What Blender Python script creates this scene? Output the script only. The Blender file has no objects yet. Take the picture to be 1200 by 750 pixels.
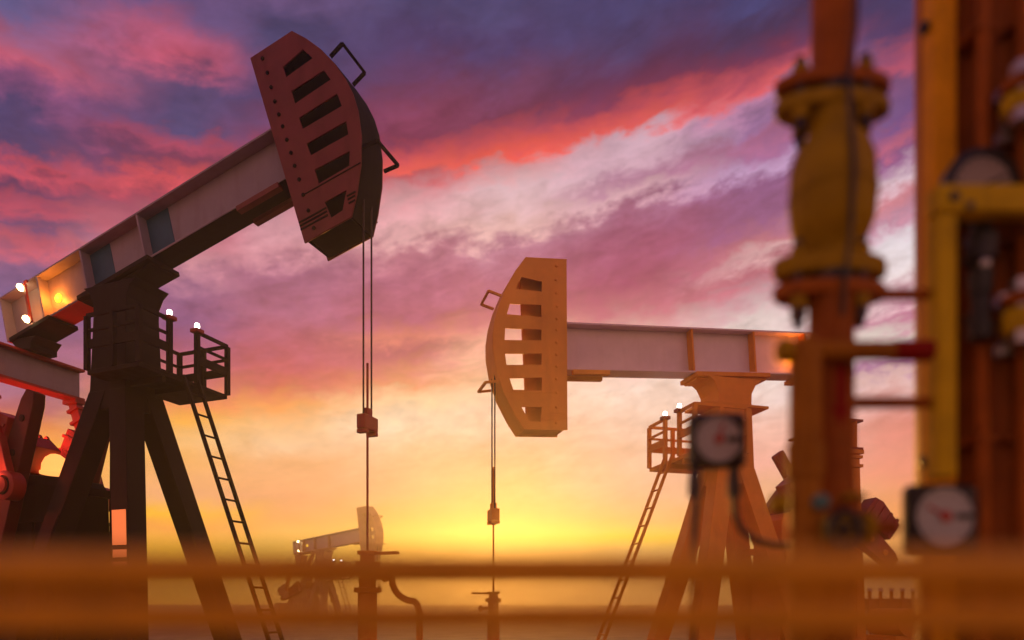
import bpy, bmesh, math, random
from mathutils import Vector, Matrix
R = math.radians
random.seed(7)
scene = bpy.context.scene
col = scene.collection

# ------------------------------------------------------------------ camera
FPX, HX, HY, CAMH = 800.0, 600.0, 706.0, 1.7       # focal length and horizon in 1200x750 picture units
cam_d = bpy.data.cameras.new('camera'); cam = bpy.data.objects.new('camera', cam_d); col.objects.link(cam)
cam_d.sensor_width = 36.0; cam_d.lens = 24.0
cam_d.shift_y = (HY - 375.0) / 1200.0
cam_d.clip_start = 0.05; cam_d.clip_end = 3000
cam.location = (0, 0, CAMH); cam.rotation_euler = (R(90), 0, 0)
cam_d.dof.use_dof = True; cam_d.dof.focus_distance = 14.5; cam_d.dof.aperture_fstop = 0.024 / 0.044
scene.camera = cam

# ------------------------------------------------------------------ render settings
scene.view_settings.view_transform = 'Standard'; scene.view_settings.look = 'None'
scene.view_settings.exposure = 0.0; scene.view_settings.gamma = 1.0
scene.view_settings.use_curve_mapping = False
scene.render.engine = 'CYCLES'
scene.cycles.use_denoising = True
scene.cycles.use_adaptive_sampling = True; scene.cycles.adaptive_threshold = 0.02
scene.cycles.max_bounces = 4; scene.cycles.volume_bounces = 0
scene.cycles.diffuse_bounces = 2; scene.cycles.glossy_bounces = 2
scene.cycles.caustics_reflective = False; scene.cycles.caustics_refractive = False
scene.cycles.sample_clamp_indirect = 4.0

SUN_EL, SUN_AZ = R(5.5), R(-1.0)                    # azimuth from +Y towards +X

# ------------------------------------------------------------------ sky (world)
def s2l(c):
    return tuple(((v / 255.0) / 12.92 if v <= 10 else (((v / 255.0) + 0.055) / 1.055) ** 2.4) for v in c)

world = bpy.data.worlds.new('World'); scene.world = world; world.use_nodes = True
nt = world.node_tree; nt.nodes.clear()
def N(kind, **kw):
    n = nt.nodes.new(kind)
    for k, v in kw.items(): setattr(n, k, v)
    return n
def M(op, a, b=None, c=None, clamp=False):
    n = N('ShaderNodeMath', operation=op, use_clamp=clamp)
    for i, v in enumerate((a, b, c)):
        if v is None: continue
        if isinstance(v, (int, float)): n.inputs[i].default_value = v
        else: nt.links.new(v, n.inputs[i])
    return n.outputs[0]
def smooth(v, a, b):
    n = N('ShaderNodeMapRange', interpolation_type='SMOOTHSTEP')
    nt.links.new(v, n.inputs[0]); n.inputs[1].default_value = a; n.inputs[2].default_value = b
    n.inputs[3].default_value = 0; n.inputs[4].default_value = 1
    return n.outputs[0]
tc = N('ShaderNodeTexCoord'); sep = N('ShaderNodeSeparateXYZ'); nt.links.new(tc.outputs['Generated'], sep.inputs[0])
DX, DY, DZ = sep.outputs
az = M('MULTIPLY', M('ARCTAN2', DX, DY), 180 / math.pi)
el = M('MULTIPLY', M('ARCSINE', DZ), 180 / math.pi)
def noise(scale, stretch, detail, tilt=0.0, off=(0, 0, 0), rough=0.55, dist=0.0):
    mp = N('ShaderNodeMapping'); nt.links.new(tc.outputs['Generated'], mp.inputs[0])
    mp.vector_type = 'TEXTURE'
    mp.inputs['Rotation'].default_value = (0, -R(tilt), 0)
    mp.inputs['Scale'].default_value = (1, 1, 1.0 / stretch)
    mp.inputs['Location'].default_value = off
    n = N('ShaderNodeTexNoise'); nt.links.new(mp.outputs[0], n.inputs['Vector'])
    n.inputs['Scale'].default_value = scale; n.inputs['Detail'].default_value = detail
    n.inputs['Roughness'].default_value = rough; n.inputs['Distortion'].default_value = dist
    return M('SUBTRACT', n.outputs[0], 0.5)
n_big = noise(5.0, 2.4, 4, 9, (3.1, 1.7, .3))
n_mid = noise(13.0, 2.6, 6, 11, (7.3, 2.2, .9), .6, .35)
n_az = noise(7.0, 2.0, 5, 9, (1.3, 9.2, 4.1), .6)
n_fine = noise(24.0, 2.8, 6, 12, (5.5, 4.4, 2.2), .62, .5)
n_puff = noise(26.0, 1.5, 8, 8, (2.5, 6.1, 8.8), .6, .2)
low = smooth(el, 3.0, 20.0)                         # calmer bands close to the horizon
low2 = M('MULTIPLY_ADD', low, 0.7, 0.3)
KSK = 0.12                                          # cloud bands climb to the right, higher up
def skew_py(a, e):
    t = min(1, max(0, (e - 8) / 20.0)); t = t * t * (3 - 2 * t)
    ac = max(-50, min(50, a))
    return e - KSK * ac * t
azc = M('MAXIMUM', M('MINIMUM', az, 50.0), -50.0)
skew = M('MULTIPLY', M('MULTIPLY', azc, smooth(el, 8, 28)), -KSK)
warp = M('MULTIPLY', M('ADD', M('MULTIPLY', n_big, 2.4), M('ADD', M('MULTIPLY', n_mid, 3.2), M('ADD', M('MULTIPLY', n_fine, 1.4), M('MULTIPLY', M('MULTIPLY', n_puff, 3.4), M('MULTIPLY', smooth(el, 9, 18), smooth(el, 40, 28)))))), low2)
elw = M('ADD', M('ADD', el, skew), warp)
azw = M('ADD', az, M('MULTIPLY', M('ADD', n_az, M('MULTIPLY', n_fine, .3)), 10.0))
EMAX = 52.0
fac_el = M('DIVIDE', elw, EMAX, clamp=True)
def px2ae(x, y):
    u = (x - HX) / FPX; v = (HY - y) / FPX
    a = math.degrees(math.atan(u)); e = math.degrees(math.atan(v * math.cos(math.atan(u))))
    return a, e
COLS = {
 0: [(0,(105,95,140)),(40,(165,95,125)),(62,(192,96,120)),(92,(150,85,125)),(130,(85,72,115)),(170,(90,70,110)),(195,(195,82,100)),(215,(112,66,100)),(237,(182,80,100)),(256,(122,80,115)),(276,(192,95,110)),(300,(140,96,130)),(350,(122,95,135)),(425,(155,105,132)),(455,(165,105,125)),(480,(190,105,105)),(500,(235,135,70)),(530,(255,182,25)),(600,(250,165,30)),(650,(250,170,60))],
 200: [(0,(112,86,130)),(38,(190,96,125)),(62,(190,90,115)),(92,(95,75,115)),(135,(85,74,115)),(160,(172,76,100)),(185,(126,65,95)),(205,(208,86,95)),(232,(165,76,96)),(275,(185,110,125)),(305,(200,140,150)),(340,(152,102,135)),(375,(140,90,126)),(405,(168,96,118)),(440,(195,112,108)),(468,(235,145,88)),(490,(250,180,75)),(512,(245,190,115)),(540,(248,185,100)),(580,(245,180,118)),(600,(255,195,50)),(616,(250,170,75)),(645,(255,200,50))],
 330: [(0,(108,84,125)),(40,(85,75,115)),(110,(90,70,112)),(160,(150,70,100)),(200,(185,85,100)),(235,(195,130,142)),(262,(205,150,160)),(290,(205,145,155)),(320,(165,105,130)),(360,(170,105,125)),(400,(185,105,115)),(430,(202,110,105)),(455,(215,125,90)),(475,(245,170,92)),(500,(245,196,132)),(520,(245,205,150)),(540,(245,190,122)),(585,(245,185,115)),(612,(248,190,100)),(645,(252,215,80))],
 480: [(0,(80,72,112)),(50,(86,66,110)),(90,(110,65,104)),(120,(135,65,95)),(150,(128,56,86)),(170,(195,80,88)),(190,(222,96,86)),(205,(195,95,104)),(222,(205,138,145)),(250,(220,165,170)),(280,(214,164,165)),(302,(185,120,135)),(330,(178,108,128)),(370,(180,105,120)),(398,(215,135,115)),(420,(195,120,115)),(450,(228,160,110)),(470,(250,215,160)),(500,(248,224,178)),(530,(246,206,142)),(580,(250,205,125)),(610,(252,210,100)),(640,(255,228,85))],
 600: [(0,(84,74,115)),(50,(88,68,112)),(90,(118,67,100)),(130,(125,60,88)),(158,(190,80,90)),(180,(228,94,82)),(194,(208,140,142)),(220,(216,180,185)),(250,(220,180,180)),(270,(225,180,174)),(292,(188,128,145)),(322,(185,114,130)),(370,(202,125,124)),(400,(236,175,148)),(440,(245,205,160)),(480,(245,210,170)),(520,(245,205,150)),(560,(246,210,130)),(600,(250,212,110)),(632,(255,232,85)),(650,(255,238,110))],
 750: [(0,(78,70,112)),(40,(82,65,105)),(80,(100,55,90)),(110,(125,58,88)),(128,(190,80,90)),(145,(218,95,92)),(160,(206,170,184)),(190,(206,166,180)),(210,(182,130,154)),(226,(212,168,176)),(245,(165,105,130)),(270,(164,95,120)),(295,(165,90,115)),(332,(170,90,110)),(360,(192,116,125)),(400,(225,175,165)),(450,(240,215,195)),(480,(240,210,180)),(510,(240,205,165)),(540,(242,205,155)),(580,(245,205,140)),(610,(250,205,110)),(632,(255,225,60)),(650,(255,230,120))],
 900: [(0,(72,68,112)),(40,(78,55,90)),(65,(120,55,85)),(85,(178,80,98)),(100,(216,98,106)),(115,(185,130,165)),(140,(150,110,150)),(160,(168,105,138)),(176,(165,110,150)),(190,(188,152,186)),(210,(145,95,135)),(250,(150,95,130)),(280,(190,120,130)),(296,(216,172,172)),(320,(190,112,126)),(350,(202,160,166)),(375,(226,205,200)),(440,(235,215,205)),(470,(236,205,190)),(500,(240,190,165)),(540,(240,180,150)),(600,(240,190,120)),(645,(245,200,90))],
 1060: [(0,(72,60,100)),(40,(86,62,105)),(72,(178,85,108)),(98,(122,82,122)),(130,(115,80,130)),(165,(182,100,125)),(182,(150,95,140)),(210,(216,190,200)),(235,(202,130,140)),(260,(190,140,160)),(285,(226,215,220)),(312,(230,215,215)),(340,(216,180,185)),(365,(190,120,145)),(395,(226,210,200)),(430,(170,110,150)),(447,(226,186,180)),(470,(220,155,145)),(500,(225,140,120)),(550,(235,150,115)),(600,(240,160,90)),(645,(240,170,80))],
}
BACK = [(0,(228,170,130)),(8,(230,168,132)),(18,(216,148,138)),(28,(192,128,138)),(40,(134,94,126)),(52,(98,80,120))]
def behind_glow(x, y, c):
    """the sky's own colour behind the glow that the sunlit haze adds in front of it"""
    a, e = px2ae(x, y); t = math.exp(-(((a - math.degrees(SUN_AZ)) / 20.0) ** 2 + ((e - 4.5) / 10.5) ** 2))
    l = s2l(c); return tuple(max(.2 * v, v * (1 + .16 * math.exp(-(e / 16.0) ** 2)) - q * t) for v, q in zip(l, (.52, .46, .05)))
def ramp(stops):
    r = N('ShaderNodeValToRGB'); nt.links.new(fac_el, r.inputs[0])
    e = r.color_ramp.elements; stops = sorted(stops)
    e[0].position = stops[0][0]; e[0].color = stops[0][1] + (1,)
    e[1].position = stops[-1][0]; e[1].color = stops[-1][1] + (1,)
    for p, c in stops[1:-1]:
        q = e.new(p); q.color = c + (1,)
    return r.outputs[0]
def mixc(f, a, b, blend='MIX'):
    n = N('ShaderNodeMix', data_type='RGBA', blend_type=blend)
    for s, v in ((0, f), (6, a), (7, b)):
        if isinstance(v, (int, float)): n.inputs[s].default_value = v
        elif isinstance(v, tuple): n.inputs[s].default_value = v + (1,)
        else: nt.links.new(v, n.inputs[s])
    return n.outputs[2]
back = ramp([(e / EMAX, s2l(c)) for e, c in BACK])
cur, prev_a = back, -80.0
for x in sorted(COLS):
    st = []
    for y, c in COLS[x]:
        a, e = px2ae(x, y); st.append((max(0, min(1, skew_py(a, e) / EMAX)), behind_glow(x, y, c)))
    st.append((1.0, s2l((80, 72, 118))))
    a0 = px2ae(x, 400)[0]
    cur = mixc(smooth(azw, prev_a, a0), cur, ramp(st)); prev_a = a0
cur = mixc(smooth(azw, prev_a, 80.0), cur, back)
tone = M('MULTIPLY', M('MULTIPLY_ADD', M('ADD', n_mid, M('ADD', n_fine, M('MULTIPLY', n_puff, .7))), M('MULTIPLY_ADD', low, 0.55, 0.08), 1.0), M('MULTIPLY_ADD', smooth(el, 27, 40), -.06, 1.0))
cur = mixc(1.0, cur, tone, 'MULTIPLY')
gam = N('ShaderNodeGamma'); nt.links.new(cur, gam.inputs[0]); nt.links.new(M('MULTIPLY_ADD', smooth(el, 12, 22), .10, 1.0), gam.inputs[1])
cur = mixc(1.0, gam.outputs[0], M('MULTIPLY_ADD', smooth(el, 12, 22), .09, 1.0), 'MULTIPLY')
sky = N('ShaderNodeTexSky', sky_type='NISHITA'); sky.sun_disc = False
sky.sun_elevation = SUN_EL; sky.sun_rotation = SUN_AZ; sky.air_density = 1.6; sky.dust_density = 3.0
bg1 = N('ShaderNodeBackground'); nt.links.new(sky.outputs[0], bg1.inputs[0]); bg1.inputs[1].default_value = 0.003
bg2 = N('ShaderNodeBackground'); nt.links.new(cur, bg2.inputs[0]); bg2.inputs[1].default_value = 1.0
add = N('ShaderNodeAddShader'); nt.links.new(bg1.outputs[0], add.inputs[0]); nt.links.new(bg2.outputs[0], add.inputs[1])
wo = N('ShaderNodeOutputWorld'); nt.links.new(add.outputs[0], wo.inputs[0])

# ------------------------------------------------------------------ sun
sun_d = bpy.data.lights.new('sun', 'SUN'); sun_d.energy = 2.1; sun_d.angle = R(0.6); sun_d.color = (1.0, 0.42, 0.07)
sun = bpy.data.objects.new('sun', sun_d); col.objects.link(sun)
sd = Vector((math.sin(SUN_AZ) * math.cos(SUN_EL), math.cos(SUN_AZ) * math.cos(SUN_EL), math.sin(SUN_EL)))
sun.rotation_euler = (-sd).to_track_quat('-Z', 'Y').to_euler(); sun.location = sd * 60

# ------------------------------------------------------------------ materials
def material(name, base, rough=0.5, metal=0.0, var=0.25, scale=3.0, bump=0.15, spec=0.4, dirt=None, dirt_amt=0.35, emit=None, estr=0.0):
    m = bpy.data.materials.new(name); m.use_nodes = True; t = m.node_tree
    b = t.nodes['Principled BSDF']
    b.inputs['Roughness'].default_value = rough; b.inputs['Metallic'].default_value = metal
    b.inputs['Specular IOR Level'].default_value = spec
    if emit:
        b.inputs['Base Color'].default_value = base + (1,)
        b.inputs['Emission Color'].default_value = emit + (1,); b.inputs['Emission Strength'].default_value = estr
        return m
    c = t.nodes.new('ShaderNodeTexCoord')
    n1 = t.nodes.new('ShaderNodeTexNoise'); n1.inputs['Scale'].default_value = scale; n1.inputs['Detail'].default_value = 8; n1.inputs['Roughness'].default_value = .65
    t.links.new(c.outputs['Object'], n1.inputs['Vector'])
    mp = t.nodes.new('ShaderNodeMapping'); mp.inputs['Scale'].default_value = (1, 1, .16)      # streaks that run down
    t.links.new(c.outputs['Object'], mp.inputs[0])
    n2 = t.nodes.new('ShaderNodeTexNoise'); n2.inputs['Scale'].default_value = scale * 3.2; n2.inputs['Detail'].default_value = 5
    t.links.new(mp.outputs[0], n2.inputs['Vector'])
    r1 = t.nodes.new('ShaderNodeMapRange'); r1.inputs[1].default_value = .3; r1.inputs[2].default_value = .7
    r1.inputs[3].default_value = 1 - var; r1.inputs[4].default_value = 1 + var * .6
    t.links.new(n1.outputs[0], r1.inputs[0])
    mul = t.nodes.new('ShaderNodeMix'); mul.data_type = 'RGBA'; mul.blend_type = 'MULTIPLY'; mul.inputs[0].default_value = 1
    mul.inputs[6].default_value = base + (1,); t.links.new(r1.outputs[0], mul.inputs[7])
    out = mul.outputs[2]
    if dirt:
        r2 = t.nodes.new('ShaderNodeMapRange'); r2.inputs[1].default_value = .52; r2.inputs[2].default_value = .75
        r2.inputs[3].default_value = 0; r2.inputs[4].default_value = dirt_amt
        t.links.new(n2.outputs[0], r2.inputs[0])
        mx = t.nodes.new('ShaderNodeMix'); mx.data_type = 'RGBA'; t.links.new(r2.outputs[0], mx.inputs[0])
        t.links.new(out, mx.inputs[6]); mx.inputs[7].default_value = dirt + (1,); out = mx.outputs[2]
    t.links.new(out, b.inputs['Base Color'])
    r3 = t.nodes.new('ShaderNodeMapRange'); r3.inputs[3].default_value = max(.05, rough - .15); r3.inputs[4].default_value = min(1, rough + .15)
    t.links.new(n2.outputs[0], r3.inputs[0]); t.links.new(r3.outputs[0], b.inputs['Roughness'])
    if bump:
        bp = t.nodes.new('ShaderNodeBump'); bp.inputs['Strength'].default_value = bump; bp.inputs['Distance'].default_value = .01
        t.links.new(n1.outputs[0], bp.inputs['Height']); t.links.new(bp.outputs[0], b.inputs['Normal'])
    return m
RUST = (.12, .04, .015)
MAT = {
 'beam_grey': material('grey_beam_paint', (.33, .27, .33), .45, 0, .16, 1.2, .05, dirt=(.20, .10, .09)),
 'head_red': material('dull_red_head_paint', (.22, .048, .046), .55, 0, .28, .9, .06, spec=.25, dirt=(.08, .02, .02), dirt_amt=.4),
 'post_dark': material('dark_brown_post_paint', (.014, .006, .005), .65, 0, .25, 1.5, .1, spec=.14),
 'track_black': material('black_arc_paint', (.008, .006, .006), .7, 0, .25, 2, .1, spec=.10),
 'crank_red': material('red_crank_paint', (.36, .022, .012), .45, 0, .2, 2, .08, dirt=(.10, .03, .02)),
 'arm_dark': material('dark_red_arm_paint', (.10, .010, .007), .5, 0, .25, 2, .08, spec=.2),
 'steel': material('dark_steel', (.06, .05, .05), .4, .6, .2, 6, .1),
 'cable': material('steel_cable', (.05, .03, .03), .5, .5, .2, 20, .1),
 'peach': material('glowing_amber_band', (.75, .26, .12), .6, emit=(1.0, .22, .05), estr=.75),  # glow put into the band colour to keep it bright
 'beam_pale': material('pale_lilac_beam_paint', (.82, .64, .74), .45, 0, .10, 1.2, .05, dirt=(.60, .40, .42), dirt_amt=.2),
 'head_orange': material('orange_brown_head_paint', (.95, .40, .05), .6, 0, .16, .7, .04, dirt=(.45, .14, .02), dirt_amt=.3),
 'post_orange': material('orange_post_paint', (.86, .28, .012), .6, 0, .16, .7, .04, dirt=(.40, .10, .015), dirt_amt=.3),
 'beam_hazed': material('hazed_sand_beam_paint', (.72, .60, .50), .6, 0, .1, 1.2, .05),
 'post_hazed': material('hazed_sand_paint', (.72, .48, .20), .6, 0, .12, 1.2, .05),  # both sand paints are paled to carry the haze in their colour
 'bulb': material('lit_bulb', (1, .95, .85), .4, emit=(1, .93, .80), estr=9.0),
 'bulb_warm': material('lit_warm_bulb', (1, .8, .4), .4, emit=(1, .80, .35), estr=14.0),
 'beacon': material('lit_orange_beacon', (1, .4, .1), .4, emit=(1, .42, .10), estr=1.4),
 'pipe_yellow': material('yellow_pipe_paint', (.40, .25, .001), .55, 0, .25, 9, .12, spec=.15, dirt=(.12, .05, .01)),
 'pipe_orange': material('orange_pipe_paint', (.40, .11, .006), .55, 0, .25, 9, .12, spec=.15, dirt=(.12, .03, .01)),
 'pipe_olive': material('olive_yellow_paint', (.66, .46, .002), .55, 0, .2, 9, .1, spec=.15, dirt=(.16, .09, .01)),
 'pipe_brown': material('brown_red_paint', (.33, .09, .005), .55, 0, .25, 8, .12, spec=.15, dirt=(.09, .02, .008)),
 'pipe_ochre': material('ochre_brown_paint', (.38, .15, .004), .55, 0, .25, 8, .12, spec=.15, dirt=(.12, .04, .01)),
 'red_glow_paint': material('underside_red_glow', (.70, .03, .015), .5, 0, .15, 2, .05),  # red glow under the beam put into the colour
 'post_yellow': material('amber_post_paint', (.90, .44, .002), .55, 0, .2, 9, .1, spec=.15, dirt=(.3, .10, .01)),
 'web_lamp': material('lit_yellow_lens', (1, .7, .1), .4, emit=(1, .62, .04), estr=1.5),
 'rib_shade_teal': material('teal_rib_shade_paint', (.018, .10, .17), .5, 0, .25, 2, .05, spec=.3),  # shade colour for the web beside the ribs
 'rail_orange': material('orange_rail_paint', (.78, .36, .006), .45, 0, .2, 9, .05, spec=.35),
 'dark_red': material('dark_red_paint', (.26, .010, .006), .6, 0, .15, 9, .05, spec=.08),
 'black': material('black_plastic', (.018, .020, .022), .4, 0, .2, 20, .05),
 'dial': material('grey_white_dial', (.44, .46, .44), .35, 0, .08, 12, .0),
 'dial_dim': material('old_grey_dial', (.34, .29, .25), .45, 0, .1, 12, .0),
 'needle': material('red_needle', (.45, .05, .03), .5, 0, .05, 10, 0),
 'chrome': material('bright_fitting', (.45, .45, .45), .3, .8, .1, 10, .05),
 'teal': material('teal_knob', (.08, .20, .18), .5, 0, .1, 10, .05),
 'concrete': material('concrete', (.28, .25, .22), .85, 0, .2, 2, .3),
 'white': material('white_paint', (.75, .72, .68), .5, 0, .1, 5, .05),
 'fence_red': material('red_fence_paint', (.38, .07, .04), .5, 0, .15, 5, .05),
}

# ------------------------------------------------------------------ mesh helper
class MB:
    """collects boxes, bars, tubes and lathes; build() links them as ONE mesh object"""
    def __init__(s, xf=None, flip=False): s.v = []; s.f = []; s.xf = xf; s.flip = flip
    def add(s, verts, faces):
        o = len(s.v)
        for p in verts:
            p = tuple(p); s.v.append(tuple(s.xf(p)) if s.xf else p)
        for q in faces:
            q = [o + i for i in q]; s.f.append(q[::-1] if s.flip else q)
        return s
    def box(s, x0, x1, y0, y1, z0, z1):
        return s.add([(x0,y0,z0),(x1,y0,z0),(x1,y1,z0),(x0,y1,z0),(x0,y0,z1),(x1,y0,z1),(x1,y1,z1),(x0,y1,z1)],
                     [(0,3,2,1),(4,5,6,7),(0,1,5,4),(1,2,6,5),(2,3,7,6),(3,0,4,7)])
    def loft(s, rings, close=True):
        n = len(rings[0]); V = [p for r in rings for p in r]; F = []
        for i in range(len(rings) - 1):
            for j in range(n):
                k = (j + 1) % n
                F.append((i*n+j, i*n+k, (i+1)*n+k, (i+1)*n+j))
        if close: F.append(tuple(range(n))[::-1]); F.append(tuple((len(rings)-1)*n + j for j in range(n)))
        return s.add(V, F)
    def hexa(s, b, t):           # 4 bottom and 4 top corners, same winding
        return s.loft([b, t])
    def prism(s, poly, y0, y1):  # polygon in xz, counter-clockwise seen from -y
        return s.loft([[(x, y0, z) for x, z in poly][::-1], [(x, y1, z) for x, z in poly][::-1]])
    def bar(s, a, b, w, h, upv=(0, 0, 1)):
        a, b = Vector(a), Vector(b); d = (b - a).normalized(); u = Vector(upv)
        if abs(d.dot(u)) > .97: u = Vector((1, 0, 0))
        r = d.cross(u).normalized(); u = r.cross(d)
        q = lambda c: [c - r*w/2 - u*h/2, c + r*w/2 - u*h/2, c + r*w/2 + u*h/2, c - r*w/2 + u*h/2]
        return s.loft([q(a)[::-1], q(b)[::-1]])
    def tube(s, pts, rad, n=14, close=True):
        pts = [Vector(p) for p in pts]; rings = []; rad = rad if isinstance(rad, (list, tuple)) else [rad] * len(pts)
        d0 = (pts[1] - pts[0]).normalized(); u = Vector((0, 0, 1)) if abs(d0.z) < .9 else Vector((1, 0, 0))
        r = d0.cross(u).normalized()
        for i, p in enumerate(pts):
            d = ((pts[i+1] - p) if i == 0 else (p - pts[i-1]) if i == len(pts)-1 else (pts[i+1] - pts[i-1])).normalized()
            r = (r - d * r.dot(d)).normalized(); w = d.cross(r)
            rings.append([p + (r*math.cos(a) + w*math.sin(a)) * rad[i] for a in [2*math.pi*k/n for k in range(n)]])
        return s.loft(rings, close)
    def lathe(s, o, axis, prof, n=24, sq=1.0):   # prof: (radius, offset along axis)
        o, d = Vector(o), Vector(axis).normalized(); u = Vector((0, 0, 1)) if abs(d.z) < .9 else Vector((1, 0, 0))
        r = d.cross(u).normalized(); w = d.cross(r)
        return s.loft([[o + d*t + (r*math.cos(a)*sq + w*math.sin(a)) * max(q, 1e-4) for a in [2*math.pi*k/n for k in range(n)]] for q, t in prof])
    def build(s, name, mat, parent=None, smooth=True, bevel=0.0, ang=35):
        me = bpy.data.meshes.new(name); me.from_pydata(s.v, [], s.f)
        bm = bmesh.new(); bm.from_mesh(me); bmesh.ops.recalc_face_normals(bm, faces=bm.faces)
        if bevel:
            es = [e for e in bm.edges if len(e.link_faces) == 2 and e.calc_face_angle(0) > .6]
            bmesh.ops.bevel(bm, geom=es, offset=bevel, segments=1, affect='EDGES', clamp_overlap=True)
        bm.to_mesh(me); bm.free()
        return link(name, me, mat, parent, smooth, ang)
def link(name, me, mat, parent=None, smooth=True, ang=35):
    me.materials.append(MAT[mat] if isinstance(mat, str) else mat)
    if smooth:
        me.polygons.foreach_set('use_smooth', [True] * len(me.polygons)); me.set_sharp_from_angle(angle=R(ang))
    o = bpy.data.objects.new(name, me); col.objects.link(o)
    if parent: o.parent = parent
    return o
def thing(name, label, cat, loc=(0, 0, 0), rz=0, group=None):
    o = bpy.data.objects.new(name, None); col.objects.link(o); o.location = loc; o.rotation_euler = (0, 0, rz)
    o.empty_display_size = .2; tag(o, label, cat, group); return o
def tag(o, label, cat, group=None):
    o['label'] = label; o['category'] = cat
    if group: o['group'] = group
    return o
def struct(o, kind='structure'): o['kind'] = kind; return o
def plate_with_holes(outer, holes, y0, y1, xf, flip):
    """flat plate in xz with real cut-outs"""
    cu = bpy.data.curves.new('tmp', 'CURVE'); cu.dimensions = '2D'; cu.fill_mode = 'BOTH'; cu.extrude = abs(y1 - y0) / 2
    for poly in [outer] + holes:
        sp = cu.splines.new('POLY'); sp.points.add(len(poly) - 1); sp.use_cyclic_u = True
        for p, (x, z) in zip(sp.points, poly): p.co = (x, z, 0, 1)
    o = bpy.data.objects.new('tmp', cu); me = bpy.data.meshes.new_from_object(o)
    bpy.data.objects.remove(o); bpy.data.curves.remove(cu)
    ym = (y0 + y1) / 2
    for v in me.vertices:
        x, z, y = v.co; v.co = xf((x, ym + y, z))
    bm = bmesh.new(); bm.from_mesh(me); bmesh.ops.remove_doubles(bm, verts=bm.verts, dist=1e-5)
    bmesh.ops.recalc_face_normals(bm, faces=bm.faces); bm.to_mesh(me); bm.free()
    return me

# ------------------------------------------------------------------ ground
gm = bpy.data.materials.new('dry_dirt'); gm.use_nodes = True
gt = gm.node_tree; gb = gt.nodes['Principled BSDF']; gb.inputs['Roughness'].default_value = .95; gb.inputs['Specular IOR Level'].default_value = .1
gc = gt.nodes.new('ShaderNodeTexCoord'); gn = gt.nodes.new('ShaderNodeTexNoise'); gn.inputs['Scale'].default_value = .6; gn.inputs['Detail'].default_value = 10
gt.links.new(gc.outputs['Object'], gn.inputs['Vector'])
gr = gt.nodes.new('ShaderNodeValToRGB'); gt.links.new(gn.outputs[0], gr.inputs[0])
gr.color_ramp.elements[0].position = .3; gr.color_ramp.elements[0].color = (.22, .155, .095, 1)
gr.color_ramp.elements[1].position = .75; gr.color_ramp.elements[1].color = (.42, .31, .20, 1)
gt.links.new(gr.outputs[0], gb.inputs['Base Color'])
gbp = gt.nodes.new('ShaderNodeBump'); gbp.inputs['Strength'].default_value = .5; gbp.inputs['Distance'].default_value = .06
gt.links.new(gn.outputs[0], gbp.inputs['Height']); gt.links.new(gbp.outputs[0], gb.inputs['Normal'])
g = MB(); n = 90; ext = 420.0
co = lambda i: math.copysign(abs(2*i/n - 1) ** 2.2, 2*i/n - 1) * ext
gv = []
for j in range(n + 1):
    for i in range(n + 1):
        x, y = co(i), co(j); h = .10 * math.sin(x * .31 + 1) * math.sin(y * .27) if max(abs(x), abs(y)) > 45 else 0.0
        gv.append((x, y + 20, h))
g.add(gv, [(j*(n+1)+i, j*(n+1)+i+1, (j+1)*(n+1)+i+1, (j+1)*(n+1)+i) for j in range(n) for i in range(n)])
struct(g.build('ground', gm))

# ------------------------------------------------------------------ pumpjack
PLATE = [(4.309,2.443),(5.278,2.425),(5.52,2.13),(5.74,1.80),(5.95,1.38),(6.08,1.02),(6.155,.68),(6.175,.34),(6.125,-.12),(5.99,-.60),(5.78,-1.06),(5.585,-1.39),(4.565,-1.408)]
SLOTS = [[(4.932,1.904),(5.403,1.98),(5.562,1.71),(4.952,1.678)],[(4.992,1.38),(5.717,1.382),(5.804,1.143),(5.0,1.115)],
         [(5.019,.831),(5.865,.84),(5.899,.575),(5.041,.589)],[(5.05,.299),(5.91,.278),(5.895,.028),(5.083,.046)],
         [(5.093,-.234),(5.849,-.263),(5.776,-.514),(5.109,-.523)],[(5.14,-.891),(5.619,-.893),(5.45,-1.208),(5.194,-1.228)]]
BOLTS = [(4.567,2.278),(4.598,1.965),(4.609,1.666),(4.619,1.369),(4.642,1.093),(4.663,.841),(4.685,.562),(4.708,.29),(4.724,.023),(4.75,-.261),(4.762,-.57),(4.793,-.893),(4.822,-1.247)]
BIGSLOT = [[(4.95,2.0),(5.40,2.0),(5.70,1.55),(5.88,1.0),(5.93,.4),(5.88,-.2),(5.72,-.75),(5.50,-1.15),(5.05,-1.3)]]
ARC = PLATE[1:12]

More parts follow.
